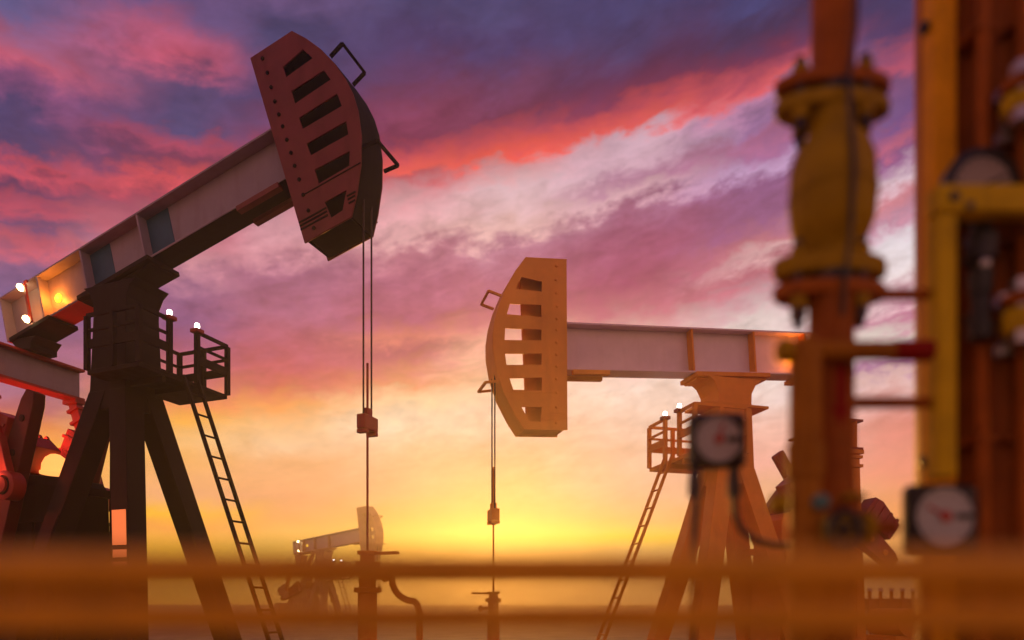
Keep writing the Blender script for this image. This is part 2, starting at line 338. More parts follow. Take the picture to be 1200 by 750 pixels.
def pumpjack(label, loc, rz, k, H, tilt, sy, mats, ribs, hb=1.06, beam_x=(-3.40, 4.6), hz=1.0, hx=0.0, crank=None, clamp_z=4.97, rod_bottom=2.3, post_foot=0.0, detail=True, lights=True, red_light=0.0):
    ct, st = math.cos(tilt), math.sin(tilt)
    fl = sy < 0
    X0 = lambda p: (p[0]*k, p[1]*k*sy, p[2]*k)
    XB = lambda p: ((p[0]*ct - p[2]*st)*k, p[1]*k*sy, (H + p[0]*st + p[2]*ct)*k)
    XH = lambda p: XB((p[0] + hx, p[1], (p[2]-.5)*hz + .5*hb/1.06))
    B = lambda: MB(XB, fl); G = lambda: MB(X0, fl); Hd = lambda: MB(XH, fl)
    root = thing('pumpjack', label, 'pumpjack', loc, rz, 'pumpjacks of the oil field')
    bw, hw, th = .258, .342, .035
    bx0, bx1 = beam_x
    # ---- walking beam: I-section
    wb = B().box(bx0, bx1, -.02, .02, .04, hb-.04).box(bx0, bx1, -bw, bw, 0, .04).box(bx0, bx1, -bw, bw, hb-.04, hb).build('walking_beam', mats['beam'], root, bevel=.004)
    for rx in ribs:
        for s in (-1, 1):
            B().box(rx-.022, rx+.022, min(s*.0215, s*(bw-.01)), max(s*.0215, s*(bw-.01)), .041, hb-.041).build('stiffener', mats['rib'], wb, False)
    if mats['post'] == 'post_dark':
        B().box(bx0, -1.0, -bw+.012, bw-.012, -.016, -.001).build('underside_glow_shade', 'red_glow_paint', wb, False)  # red light under the beam tail, put in as a bright red plate
        B().box(-.999, bx1, -bw+.012, bw-.012, -.016, -.001).build('underside_glow_shade', 'track_black', wb, False)  # shade under the front of the beam, put in as a black plate
    B().box(bx0-.025, bx0-.001, -bw, bw, 0, hb).build('end_plate', mats['beam'], wb, False)
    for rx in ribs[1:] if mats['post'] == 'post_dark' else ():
        B().box(rx+.024, rx+.62, -.032, -.0205, .06, hb-.06).build('rib_shade_plate', 'rib_shade_teal' if mats['post'] == 'post_dark' else mats['beam'], wb, False)  # bluish shade beside the ribs, painted on as added teal plates
    wl = B().lathe((-1.93, -.0205, .50), (0, -1, 0), [(.10, 0), (.10, .015), (.085, .035), (.05, .052), (.01, .058)], 20).build('web_lamp', 'web_lamp', wb)
    # web edge angle pieces near the head, as in the photograph's beam
    for s in (-1, 1):
        B().box(4.05-.8, bx1-.35, min(s*(bw-.1), s*(bw+.03)), max(s*(bw-.1), s*(bw+.03)), -.10, -.003).build('head_bracket', mats['head'], wb, False)
    # ---- horse head
    arcm = Hd()
    rings = []
    for i, (x, z) in enumerate(ARC):
        a = ARC[max(0, i-1)]; b = ARC[min(len(ARC)-1, i+1)]
        t = Vector((b[0]-a[0], b[1]-a[1])).normalized(); nx, nz = -t.y, t.x
        if nx < 0 and abs(nx) > abs(nz): nx, nz = -nx, -nz
        if nx + nz * .3 < 0: nx, nz = -nx, -nz
        rings.append([(x-nx*.05, -hw+.019, z-nz*.05), (x+nx*.006, -hw+.019, z+nz*.006), (x+nx*.006, hw-.019, z+nz*.006), (x-nx*.05, hw-.019, z-nz*.05)])
    arcm.loft(rings)
    hh = arcm.build('horse_head', mats['track'], root, True, ang=30)
    for s in (-1, 1):
        me = plate_with_holes(PLATE, SLOTS if (s < 0 or mats['track'] == 'track_black') else BIGSLOT, s*hw - th/2, s*hw + th/2, XH, fl)
        link('side_plate', me, mats['head'], hh, False)
    # inner back plate, spine and floor of the head
    Hd().hexa([(4.34,-hw+.03,2.40),(4.38,-hw+.03,2.40),(4.38,hw-.03,2.40),(4.34,hw-.03,2.40)], [(4.60,-hw+.03,-1.38),(4.64,-hw+.03,-1.38),(4.64,hw-.03,-1.38),(4.60,hw-.03,-1.38)]).build('back_plate', mats['track'], hh, False)
    if mats['track'] == 'track_black': Hd().prism([(p[0]*.985 if p[0] > 5 else p[0]+.08, p[1]*.96) for p in PLATE][::-1], -.03, .03).build('centre_plate', mats['track'], hh, False)
    else: Hd().hexa([(4.6,-.03,2.35),(5.34,-.03,2.35),(5.34,.03,2.35),(4.6,.03,2.35)], [(4.8,-.03,-1.34),(5.42,-.03,-1.34),(5.42,.03,-1.34),(4.8,.03,-1.34)]).build('spine_plate', mats['track'], hh, False)
    Hd().box(4.66, 5.55, -hw+.02, hw-.02, -1.385, -1.345).build('bottom_plate', mats['track'], hh, False)
    Hd().box(4.40, 5.24, -hw+.02, hw-.02, 2.36, 2.40).build('top_plate', mats['track'], hh, False)
    for s in (-1, 1):
        for x, z in BOLTS:
            Hd().lathe((x, s*(hw+th/2), z), (0, s, 0), [(.034, 0), (.034, .022), (.02, .03)], 8).build('bolt', mats['track'], hh)
        for dz in (-1.013, -1.078, -1.15):
            for xa, xb in ((4.55, 5.15), (5.6, 5.78 + (dz+1.013)*.35)):
                y = s*(hw+th/2)
                Hd().box(xa, xb, min(y, y+s*.012), max(y, y+s*.012), dz-.014, dz+.014).build('strap', mats['track'], hh, False)
        if s < 0: Hd().bar((4.79, s*(hw+th/2+.006), -.57), (6.0, s*(hw+th/2+.006), -.575), .012, .016).build('seam', mats['track'], hh, False)
    for (ax, az_, nx, nz) in ((5.90, 1.54, .95, .31), (6.10, -.33, .98, -.10)):
        w = hw + .01; L = .30
        p = [(ax, -w, az_), (ax+nx*L, -w, az_+nz*L), (ax+nx*L, w, az_+nz*L), (ax, w, az_)]
        m = Hd()
        for q in range(3): m.bar(p[q], p[q+1], .05, .05, (nz, .01, -nx) if q != 1 else (nx, 0, nz))
        m.build('guard_hoop', mats['track'], hh, False)
    # ---- saddle, neck and body
    sad = B().box(-1.0, 1.05, -.40, .40, -.12, -.017).box(-.95, 1.0, -.30, .30, -.17, -.111).build('saddle', mats['post'], root, False, .012)
    zt, zb = H - .16, H - 2.75
    sec = lambda z, a, b: [(-a, -b, z), (a, -b, z), (a, b, z), (-a, b, z)]
    G().loft([sec(zb, .56, .50), sec(H-2.3, .50, .45), sec(H-.72, .46, .40), sec(H-.50, .47, .40), sec(H-.28, .58, .41), sec(zt, .74, .41)]).build('post_head', mats['post'], root, False, .012)
    if mats['post'] != 'post_dark': G().box(-.90, .88, -.46, .46, H-.86, H-.80).build('bearing_plate', mats['post'], root, False)
    zf = H - 2.1
    legtop = H - 2.35
    for sx in (-1, 1):
        for s in (-1, 1):
            def c(z): 
                q = (H - 2.57) - z
                return sx*(.33 + .25*q), s*(.28 + .187*q)
            m = G(); zs = [legtop, post_foot + .30]
            rr = []
            for z, e in ((legtop, .235), (post_foot + .30, .21)):
                x, y = c(z); rr.append([(x-e, y-e*.95, z), (x+e, y-e*.95, z), (x+e, y+e*.95, z), (x-e, y+e*.95, z)])
            lg = m.loft(rr).build('post_leg', mats['post'], root, False, .012)
            x, y = c(post_foot + .3)
            G().box(x-.38, x+.38, y-.36, y+.36, post_foot + .25, post_foot + .299).build('foot_plate', mats['post'], lg, False)
            # thin band plates low on the legs; the near front ones have added glow
            if s < 0 or sx > 0:
                for z0, z1 in ((2.79, 3.48), (2.55, 2.70), (2.32, 2.47)):
                    z0 += (H - 8.373) * .5; z1 += (H - 8.373) * .5
                    f = lambda z: .235 + (.21-.235)*(legtop - z)/(legtop - .3)
                    face = -1
                    a, b = c(z0), c(z1); ea, eb = f(z0), f(z1)
                    y0, y1 = a[1] + face*ea*.95, b[1] + face*eb*.95
                    G().hexa([(a[0]-ea*.8, y0-.012, z0), (a[0]+ea*.8, y0-.012, z0), (a[0]+ea*.8, y0-.001, z0), (a[0]-ea*.8, y0-.001, z0)],
                             [(b[0]-eb*.8, y1-.012, z1), (b[0]+eb*.8, y1-.012, z1), (b[0]+eb*.8, y1-.001, z1), (b[0]-eb*.8, y1-.001, z1)]).build('leg_band_plate', mats['band'] if (s < 0 and sx > 0) else mats['post'], lg, False)
    # braces between legs
    for z in (H - 4.35, H - 6.2):
        if z < .8: continue
        q = (H - 2.57) - z; ex, ey = .33 + .25*q, .28 + .187*q
        for s in (-1, 1):
            if s < 0: G().bar((s*ex, -ey, z), (s*ex, ey, z), .12, .16).build('brace', mats['post'], root, False)
    # ---- platform with railing
    px0, px1, py0, py1 = 0.02, 1.40, -.90, 1.35
    pf = G().box(px0, px1, py0, py1, zf-.09, zf).build('platform', mats['post'], root, False, .006)
    for yy in (-.30, .30):
        G().box(.40, 1.36, yy-.04, yy+.04, zf-.20, zf-.091).build('bracket', mats['post'], pf, False)
    post_spots = [(px1, py0), (px1, -.20), (px1, .50), (px1, py1), (px0, py0), (px0, py1), (px0 + .7, py1), (px0+.7, py0)]
    for x, y in post_spots:
        G().box(x-.045, x+.045, y-.045, y+.045, zf+.001, zf+1.05).build('railing_post', mats['post'], pf, False)
    runs = [((px1, py0), (px1, -.20)), ((px1, .50), (px1, py1)), ((px1, py1), (px0, py1)), ((px1, py0), (px0, py0)), ((px0, py1), (px0, .5))]
    for a, b in runs:
        for z, hgt in ((zf+1.07, .07), (zf+.77, .05), (zf+.50, .17)):
            G().bar((a[0], a[1], z), (b[0], b[1], z), .05, hgt).build('rail', mats['post'], pf, False)
    for y in (-.20, .50):
        base = G().box(px1-.10, px1+.10, y-.10, y+.10, zf+1.052, zf+1.13).build('lamp_base', mats['lampbase'], root, False, .008)
        G().lathe((px1, y, zf+1.13), (0, 0, 1), [(.048, 0), (.052, .08), (.04, .12), (.015, .13)], 14).build('bulb', 'bulb', base)
    # ---- ladder
    lx = lambda z: 1.45 + (zf - z) * .40
    ld = G().bar((lx(.02), .12, .02), (lx(zf+.05), .12, zf+.05), .05, .07, (1, 0, 0)).bar((lx(.02), .50, .02), (lx(zf+.05), .50, zf+.05), .05, .07, (1, 0, 0)).build('ladder', mats['post'], root, False)
    z = zf - .32
    while z > .2:
        G().tube([(lx(z), .13, z), (lx(z), .49, z)], .022, 8).build('rung', mats['post'], ld); z -= .44
    # ---- equaliser, bearing, pitmans, cranks, gearbox
    ex, ez0, ez1 = -2.9, H - 1.87, H - 1.13
    eq = G().box(ex-.02, ex+.02, -1.12, 1.12, ez0+.05, ez1-.05).build('equalizer', mats['eq'], root, False)
    for z0 in (ez0, ez1-.055): G().box(ex-.21, ex+.21, -1.12, 1.12, z0, z0+.055).build('flange', mats['crank'], eq, False, .004)
    br = B().box(-3.25, -1.95, -.34, .34, -.10, -.003).build('equalizer_bearing', mats['post'], root, False, .01)
    zz = H - 2.75 * st - .05
    G().loft([sec(ez1, .26, .30), sec(ez1+.12, .26, .30), sec(zz - .12, .42, .30)]).build('bearing_block', mats['post'], br, False, .01)
    for v in br.children[0].data.vertices: v.co.x += (ex + .15) * k
    S, pin, tip, tail = crank['shaft'], crank['pin'], crank['tip'], crank['tail']
    for s in (-1, 1):
        # crank arm: a tapered slab with rounded end
        d = (Vector((tip[0]-S[0], tip[1]-S[1]))).normalized(); nn = Vector((-d.y, d.x))
        L = (Vector(tip) - Vector(S)).length; L2 = crank['back']
        poly = [(-L2, -.42), (L*.4, -.30), (L*.92, -.20), (L, -.12), (L, .12), (L*.92, .20), (L*.4, .30), (-L2, .42)]
        poly = [(S[0] + d.x*a + nn.x*b, S[1] + d.y*a + nn.y*b) for a, b in poly]
        y0, y1 = s*.66, s*.92
        ca = G().prism(poly, min(y0, y1), max(y0, y1)).build('crank_arm', mats['arm'], root, False, .012)
        for q in (.55, .8):
            cx, cz = S[0] + d.x*L*q, S[1] + d.y*L*q
            G().lathe((cx, y1, cz), (0, s, 0), [(.075, 0), (.075, .02), (.03, .03)], 12).build('bolt', mats['post'], ca)
        # counterweight with ribs on the arm
        w0, w1 = crank['weight']
        o = Vector(S) + d * w0; 
        pl = [(0, .30), (w1-w0, .30), (w1-w0, .78), (.25, .92), (0, .85)]
        pl = [(o.x + d.x*a + nn.x*b*crank['wside'], o.y + d.y*a + nn.y*b*crank['wside']) for a, b in pl]
        yc = s*.80
        cw = G().prism(pl, yc-.2, yc+.2).build('counterweight', mats['crank'], root, False, .015)
        for j in range(4):
            a = (w1-w0) * (.14 + .24*j); 
            p0 = (o.x + d.x*a + nn.x*.84*crank['wside'], yc, o.y + d.y*a + nn.y*.84*crank['wside'])
            p1 = (o.x + d.x*a + nn.x*.32*crank['wside'], yc, o.y + d.y*a + nn.y*.32*crank['wside'])
            G().bar(p0, p1, .46, .07, (d.x, 0, d.y)).build('rib', mats['crank'], cw, False)
        # pitman arm from equaliser end down to the crank pin
        P = Vector((pin[0], s*1.02, pin[1])); E_ = Vector((ex, s*1.0, ez0 - .002))
        pa = G().bar(E_, P, .16, .26, (1, 0, 0)).build('pitman_arm', mats['pit'], root, False, .01)
        dd = (P - E_).normalized()
        G().lathe((P.x, P.y - s*.14, P.z), (0, s, 0), [(.30, 0), (.30, .26), (.26, .28), (.16, .281), (.16, .34), (.06, .35)], 24).build('pin_bearing', mats['crank'], pa)
        G().lathe((P.x, P.y + s*.142, P.z), (0, s, 0), [(.20, 0), (.20, .012), (.165, .013)], 24).build('bearing_ring', mats['post'], pa)
        G().box(ex-.22, ex+.22, s*1.0-.13, s*1.0+.13, ez0-.10, ez0-.003).build('pitman_clevis', mats['pit'], pa, False)
        for q_ in (.10, .22):
            cc = E_.lerp(P, q_); G().bar(cc - dd*.035, cc + dd*.035, .26, .36, (1, 0, 0)).build('collar', mats['pit'], pa, False)
    gbx = crank['box']
    gb_ = G().loft([[(gbx[0]-.1,-.60,.35),(gbx[1]+.1,-.60,.35),(gbx[1]+.1,.60,.35),(gbx[0]-.1,.60,.35)], [(gbx[0],-.55,gbx[2]-.35),(gbx[1],-.55,gbx[2]-.5),(gbx[1],.55,gbx[2]-.5),(gbx[0],.55,gbx[2]-.35)],
                    [(gbx[0]+.12,-.5,gbx[2]),(gbx[1]-.1,-.5,gbx[2]-.32),(gbx[1]-.1,.5,gbx[2]-.32),(gbx[0]+.12,.5,gbx[2])]]).build('gearbox', mats['post'], root, False, .02)
    for s in (-1, 1):
        G().tube([(S[0], s*.50, S[1]), (S[0], s*.655, S[1])], .24, 20).build('crank_shaft', mats['post'], root)
        G().box(gbx[0]-.02, gbx[1]+.05, min(s*.565, s*.62), max(s*.565, s*.62), gbx[2]-1.25, gbx[2]-1.17).build('flange_seam', mats['post'], gb_, False)
        for j in range(5):
            xx = gbx[0] + .2 + (gbx[1]-gbx[0]-.3) * j / 4
            G().box(xx-.03, xx+.03, min(s*.57, s*.63), max(s*.57, s*.63), .5, gbx[2]-1.26).build('stiffener', mats['post'], gb_, False)
    # ribbed red cover on top of the gearbox
    gx, gz = gbx[0] + 1.35, gbx[2] - .10
    cvp = [(gx-.45, gz), (gx+.30, gz), (gx+.62, gz+.55), (gx+.25, gz+.85), (gx-.05, gz+.62)]
    cv = G().prism(cvp, -.28, .28).build('ribbed_cover', mats['crank'], root, False, .012)
    for j in range(4):
        y = -.24 + .16*j
        G().prism([(gx-.52, gz+.05), (gx-.40, gz), (gx+.02, gz+.60), (gx+.26, gz+.86), (gx+.20, gz+.92), (gx-.10, gz+.70)], y-.03, y+.03).build('rib', mats['crank'], cv, False)
    if 'lever' in crank: G().bar((-2.05, .75, 5.35), (-3.1, .75, 3.8), .20, .34).build('crank_lever', mats['crank'], root, False, .04)
    # base skid and pad
    for s in (-1, 1):
        G().box(-5.6, 2.2, s*1.2-.15, s*1.2+.15, .12, .25).build('skid_rail', mats['post'], root, False)
    G().box(-6.0, 2.6, -1.9, 1.9, -.05, .119).build('base_pad', 'concrete', root, False, .02)
    mt = G().box(-5.5, -4.7, -.5, .5, .26, .5).tube([(-5.1, -.55, .85), (-5.1, .55, .85)], .36, 20).build('motor', mats['post'], root)
    # ---- bridle, carrier bar and rod
    apts = []
    for x, z in ARC:
        zz = (z-.5)*hz + .5*hb/1.06; apts.append(((x+hx)*ct - zz*st, H + (x+hx)*st + zz*ct))
    rx = max(p[0] for p in apts) - .10
    ztop = next(b[1] + (a[1]-b[1]) * (rx-b[0]) / (a[0]-b[0]) for a, b in zip(apts[::-1][1:], apts[::-1]) if b[0] <= rx <= a[0]) if apts[-1][0] <= rx else apts[-1][1]
    for s in (-1, 1):
        G().tube([(rx, s*.13, ztop + .12), (rx, s*.13, clamp_z + .1)], .017, 8).build('bridle_cable', 'cable', root)
    cb = G().box(rx-.09, rx+.09, -.22, .22, clamp_z-.16, clamp_z+.10).build('carrier_bar', mats['rodpart'], root, False, .015)
    G().box(rx-.06, rx+.06, -.08, .08, clamp_z+.101, clamp_z+.24).build('rod_clamp', mats['rodpart'], cb, False, .012)
    for s in (-1, 1): G().box(rx-.10, rx+.10, s*.15-.05, s*.15+.05, clamp_z-.23, clamp_z-.161).build('cable_socket', mats['rodpart'], cb, False, .008)
    G().tube([(rx, 0, rod_bottom), (rx, 0, clamp_z + 1.05)], .022, 8).build('polished_rod', mats['rodpart'], root)
    # ---- work lamps on a bracket near the beam's tail
    br2 = B().box(-2.53, -2.47, -bw-.085, -bw-.04, .06, .95).box(-2.55, -2.45, -bw-.04, -bw-.001, .01, .05).box(-2.55, -2.45, -bw-.04, -bw-.001, hb-.05, hb-.01).build('lamp_bracket', mats['lampbase'], wb, False)
    for z in (.10, .84):
        B().lathe((-2.56, -bw-.10, z), (-.35, -.3, 1), [(.035, -.03), (.06, 0), (.062, .09), (.03, .12)], 12).build('bulb', 'bulb_warm', br2)
    if lights:
        for x_, y_, z, en in ((-1.93, -.20, .50, 22.0), (-2.62, -bw-.06, .5, 6.0)):
            p = XB((x_, y_, z)); L_ = bpy.data.lights.new('work_lamp_light', 'POINT'); L_.energy = en; L_.color = (1, .26, .015); L_.shadow_soft_size = .05
            lo = bpy.data.objects.new('work_lamp_light', L_); col.objects.link(lo); lo.parent = root; lo.location = p
    # ---- orange beacon on the gearbox
    if red_light:
        bc = crank['beacon']
        bb = G().lathe(bc, (0, 0, 1), [(.30, -.06), (.30, 0), (.27, .002), (.26, .16), (.20, .30), (.10, .38), (.02, .40)], 20).build('beacon', 'beacon', root)
        L_ = bpy.data.lights.new('beacon_light', 'POINT'); L_.energy = red_light; L_.color = (1, .035, .012); L_.shadow_soft_size = .2
        lo = bpy.data.objects.new('beacon_light', L_); col.objects.link(lo); lo.parent = root; lo.location = X0((-2.88, bc[1], bc[2] + .7))
        q = (-3.9, -.62, gbx[2] - .2)      # unseen second beacon on the gearbox's near shoulder, added to redden the near faces
        G().lathe(q, (0, -.3, 1), [(.16, -.05), (.16, 0), (.14, .002), (.13, .10), (.08, .18), (.02, .20)], 16).build('beacon', 'beacon', root)
        L_ = bpy.data.lights.new('beacon_light', 'POINT'); L_.energy = red_light * 1.5; L_.color = (1, .045, .015); L_.shadow_soft_size = .12
        lo = bpy.data.objects.new('beacon_light', L_); col.objects.link(lo); lo.parent = root; lo.location = X0((q[0], q[1] - 1.1, q[2] + .3))
    return root, rx

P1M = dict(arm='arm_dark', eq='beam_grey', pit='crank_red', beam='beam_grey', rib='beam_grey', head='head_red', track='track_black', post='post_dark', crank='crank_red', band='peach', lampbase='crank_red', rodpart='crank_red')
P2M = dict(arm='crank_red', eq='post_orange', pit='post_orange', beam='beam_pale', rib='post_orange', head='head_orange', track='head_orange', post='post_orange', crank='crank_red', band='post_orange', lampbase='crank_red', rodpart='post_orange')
P3M = dict(P2M, beam='beam_hazed', rib='post_hazed', head='post_hazed', track='post_hazed', post='post_hazed', crank='post_hazed', band='post_hazed')  # haze fade of the far pumpjack put into pale sand paint
CR1 = dict(shaft=(-2.75, 3.3), pin=(-2.05, 4.1), tip=(-1.60, 6.05), tail=0, back=.9, weight=(.9, 2.3), wside=1, box=(-4.3, -1.2, 4.65), beacon=(-2.35, .15, 4.62))
CR2 = dict(shaft=(-2.6, 3.7), pin=(-2.95, 3.3), tip=(-4.3, 2.35), tail=0, back=.8, weight=(.6, 1.6), wside=-1, box=(-3.6, -1.2, 3.9), beacon=(-2.35, .15, 3.9), lever=1)
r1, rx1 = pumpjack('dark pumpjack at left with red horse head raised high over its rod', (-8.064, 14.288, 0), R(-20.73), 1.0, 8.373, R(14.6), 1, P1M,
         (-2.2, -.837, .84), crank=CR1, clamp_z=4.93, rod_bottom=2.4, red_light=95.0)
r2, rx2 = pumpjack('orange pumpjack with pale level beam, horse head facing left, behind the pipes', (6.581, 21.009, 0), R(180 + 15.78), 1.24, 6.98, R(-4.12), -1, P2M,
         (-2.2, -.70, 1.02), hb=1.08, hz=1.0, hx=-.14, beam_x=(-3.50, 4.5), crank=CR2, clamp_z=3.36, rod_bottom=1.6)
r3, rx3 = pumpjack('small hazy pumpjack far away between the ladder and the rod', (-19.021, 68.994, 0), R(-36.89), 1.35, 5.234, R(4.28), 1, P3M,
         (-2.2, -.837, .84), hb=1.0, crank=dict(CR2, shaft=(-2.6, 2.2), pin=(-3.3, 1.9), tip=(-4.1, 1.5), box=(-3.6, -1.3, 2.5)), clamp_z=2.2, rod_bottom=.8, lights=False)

# ------------------------------------------------------------------ wellheads
def wellhead(label, root, k, rx, top, elbow):
    loc = root.matrix_basis @ Vector((rx*k, 0, 0))
    t = thing('wellhead', label, 'wellhead', (loc.x, loc.y, 0), root.rotation_euler[2], 'wellheads under the rods')
    h = top
    MB().lathe((0,0,0), (0,0,1), [(.34,0),(.34,.10),(.20,.12),(.20,.45),(.30,.47),(.30,.57),(.17,.59),(.17,h-.75),(.24,h-.74),(.24,h-.66),(.15,h-.65)], 20).build('casing_head', 'post_orange', t)
    MB().lathe((0,0,h-.649), (0,0,1), [(.15,0),(.15,.35),(.22,.36),(.22,.46),(.13,.47),(.13,.58),(.18,.59),(.18,.648)], 20).build('stuffing_box', 'post_orange', t)
    f = MB().tube([(.14,0,h-.47),(.42,.0,h-.47)], .05, 12).build('side_outlet', 'post_orange', t)
    MB().lathe((.34,0,h-.47), (1,0,0), [(.09,0),(.09,.05)], 16).build('flange', 'post_orange', f)
    MB().box(.1, .62, -.05, .05, h-.07, h-.02).build('valve_handle', 'post_orange', t, False)
    if not elbow: return t
    pts = [(elbow*math.cos(a) + .62 - elbow - .0, 0, h-.75 + 0*a) for a in (0,)]
    arc = [(.42, 0, h-.471), (.50, 0, h-.50)] + [(.50 + .45*(1-math.cos(a)), 0, h-.5-.4*math.sin(a)) for a in [R(15*i) for i in range(1, 7)]] + [(1.0, 0, h-.95), (1.05, 0, h-1.1), (1.05, 0, .06)]
    MB().tube(arc, .06, 12).build('flow_line', 'post_orange', t)
    for i in range(8):
        a = 2*math.pi*i/8
        MB().lathe((.26*math.cos(a), .26*math.sin(a), .57), (0,0,1), [(.03,0),(.03,.05)], 6).build('bolt', 'steel', t, False)
    return t
wellhead('orange wellhead with a side flow line below the rod of the dark left pumpjack', r1, 1.0, rx1, 2.62, .4)
wellhead('hazy wellhead below the rod of the orange pumpjack', r2, 1.24, rx2, 2.0, 0)

# ------------------------------------------------------------------ low red fence behind the orange pumpjack
fn = thing('guard_fence', 'low red fence with white posts behind the right pipes', 'fence', (14.9, 27.0, 0), R(-3))
for i in range(11):
    x = -2.0 + .42*i
    p = MB().box(x-.05, x+.05, -.05, .05, 0, 2.15).build('fence_post', 'fence_red', fn, False)
    MB().box(x-.07, x+.07, -.07, .07, 2.151, 2.27).build('post_cap', 'white', p, False)
for z in (.6, 1.35):
    MB().box(-2.1, 2.3, .052, .09, z, z+.5).build('fence_board', 'fence_red', fn, False)

# ------------------------------------------------------------------ foreground piping (about two metres from the camera)
def W(px, py, d): return Vector(((px - HX) / FPX * d, d, CAMH + (HY - py) / FPX * d))
def mm(px, d): return px / FPX * d
D1 = 2.1
OVAL = .40
def flange(t, px, y0, y1, half, d, mat, parent=None):
    c = W(px, y1, d); L = mm(y1 - y0, d)
    return MB().lathe(c, (0,0,1), [(mm(half-3, d), 0), (mm(half, d), L*.15), (mm(half, d), L*.85), (mm(half-3, d), L)], 40, OVAL).build('flange', mat, parent or t)
def bolts(t, px, ya, yb, ring, d, n=4, parent=None, rot=.62):
    c = W(px, 0, d)
    za, zb = W(px, ya, d).z, W(px, yb, d).z
    for i in range(n):
        a = 2*math.pi*i/n + rot
        x, y = c.x + mm(ring, d)*math.cos(a), d + OVAL*mm(ring, d)*math.sin(a)
        b = MB().tube([(x, y, zb - mm(24, d)), (x, y, za + mm(18, d))], mm(6, d), 8).build('stud', 'steel', parent or t)
        for z0, z1 in ((za, za + mm(9, d)), (zb - mm(13, d), zb)):
            MB().lathe((x, y, min(z0, z1)), (0,0,1), [(mm(9, d), 0), (mm(9, d), abs(z1-z0))], 6).build('nut', 'pipe_yellow', b, False)
vs = thing('flanged_valve_pipe', 'yellow bulbous valve between flanges on a vertical orange pipe', 'valve', (W(975, 0, D1).x, D1, 0))
inv = Matrix.Translation(-Vector(vs.location))
def fix(t):
    """shift the meshes of a thing built in world space so that they sit under its origin"""
    o = Matrix.Translation(-Vector(t.location))
    for c in t.children_recursive:
        if c.type == 'MESH': c.data.transform(o)
        else: c.location = Vector(c.location) - Vector(t.location)
up = MB().tube([W(976, -160, D1), W(976, 99, D1)], mm(24, D1), 28).build('upper_pipe', 'pipe_orange', vs)
flange(vs, 975, 96, 110, 67, D1, 'pipe_orange'); flange(vs, 975, 120, 136, 67, D1, 'pipe_yellow')
MB().tube([W(975, 109, D1), W(975, 121, D1)], mm(27, D1), 28).build('gasket', 'black', vs)
bolts(vs, 975, 96, 136, 52, D1)
prof = [(26, 137), (25, 150), (29, 162), (40, 176), (46, 194), (48, 230), (46, 262), (40, 278), (29, 292), (25, 302), (26, 309)]
c0 = W(975, 309, D1)
MB().lathe(c0, (0,0,1), [(mm(r_, D1), mm(309 - y, D1)) for r_, y in reversed(prof)], 40).build('valve_body', 'pipe_yellow', vs)
MB().lathe(c0, (0,0,1), [(mm(48.8, D1), mm(309-234, D1)), (mm(48.8, D1), mm(309-228, D1))], 40).build('cast_seam', 'pipe_yellow', vs)
flange(vs, 972, 306, 326, 66, D1, 'pipe_yellow'); flange(vs, 972, 336, 352, 66, D1, 'pipe_orange')
MB().tube([W(972, 325, D1), W(972, 337, D1)], mm(27, D1), 28).build('gasket', 'black', vs)
bolts(vs, 972, 306, 354, 51, D1)
cz = W(974, 351, D1)
MB().tube([cz, (cz.x, cz.y, .02)], mm(25, D1), 28).build('lower_pipe', 'pipe_brown', vs)
MB().lathe((cz.x, cz.y, .0), (0,0,1), [(.14, 0), (.14, .03), (.10, .032)], 28).build('floor_flange', 'pipe_brown', vs)
MB().tube([W(992, -160, D1) - Vector((0, .075, 0)), W(988, 60, D1) - Vector((0, .08, 0)), W(978, 118, D1) - Vector((0, .085, 0)), W(975, 150, D1) - Vector((0, .11, 0)), W(974, 230, D1) - Vector((0, .14, 0)), W(976, 300, D1) - Vector((0, .11, 0)), W(974, 345, D1) - Vector((0, .085, 0)), W(975, 380, D1) - Vector((0, .066, 0))], mm(2.6, D1), 8).build('sensor_cable', 'black', vs)
# red flow arrow painted on the pipe, a thin curved plate
def arrow(px, d, rad):
    m = MB(); c = W(974, 0, d); R_ = mm(rad, d) + .0012
    def pt(ox, py): a = ox / rad; return (c.x + R_*math.sin(a), d - R_*math.cos(a), W(0, py, d).z)
    strip = [(-6, 6, 436), (-6, 6, 484), (-12, 12, 484), (0.01, .012, 508)]
    for (l0, r0, y0), (l1, r1_, y1) in ((strip[0], strip[1]), (strip[2], strip[3])):
        k_ = 6
        V = [pt(l0 + (r0-l0)*i/k_, y0) for i in range(k_+1)] + [pt(l1 + (r1_-l1)*i/k_, y1) for i in range(k_+1)]
        Fc = [(i, i+1, k_+2+i, k_+1+i) for i in range(k_)]
        m.add(V, Fc)
    return m
arrow(974, D1, 25).build('flow_arrow', 'dark_red', vs)
# cross pipes that tie the valve pipe to the column
MB().tube([W(925, 411, 2.0), W(1092, 411, 2.0)], mm(11, 2.0), 20).build('cross_pipe', 'pipe_ochre', vs)
MB().tube([W(1046, 411, 2.0), W(1090, 411, 2.0)], mm(12.5, 2.0), 20).build('coupling', 'dark_red', vs)
MB().tube([W(996, 472, D1), W(1092, 472, D1)], mm(7, D1), 16).build('cross_pipe', 'pipe_brown', vs)
MB().tube([W(1000, 345, D1), W(1092, 345, D1)], mm(6.5, D1), 14).build('cross_pipe', 'pipe_orange', vs)
MB().lathe(W(926, 411, 2.0), (-1,0,0), [(mm(13, D1), 0), (mm(13, D1), .03), (mm(8, D1), .04)], 16).build('end_plug', 'pipe_yellow', vs)
fix(vs)
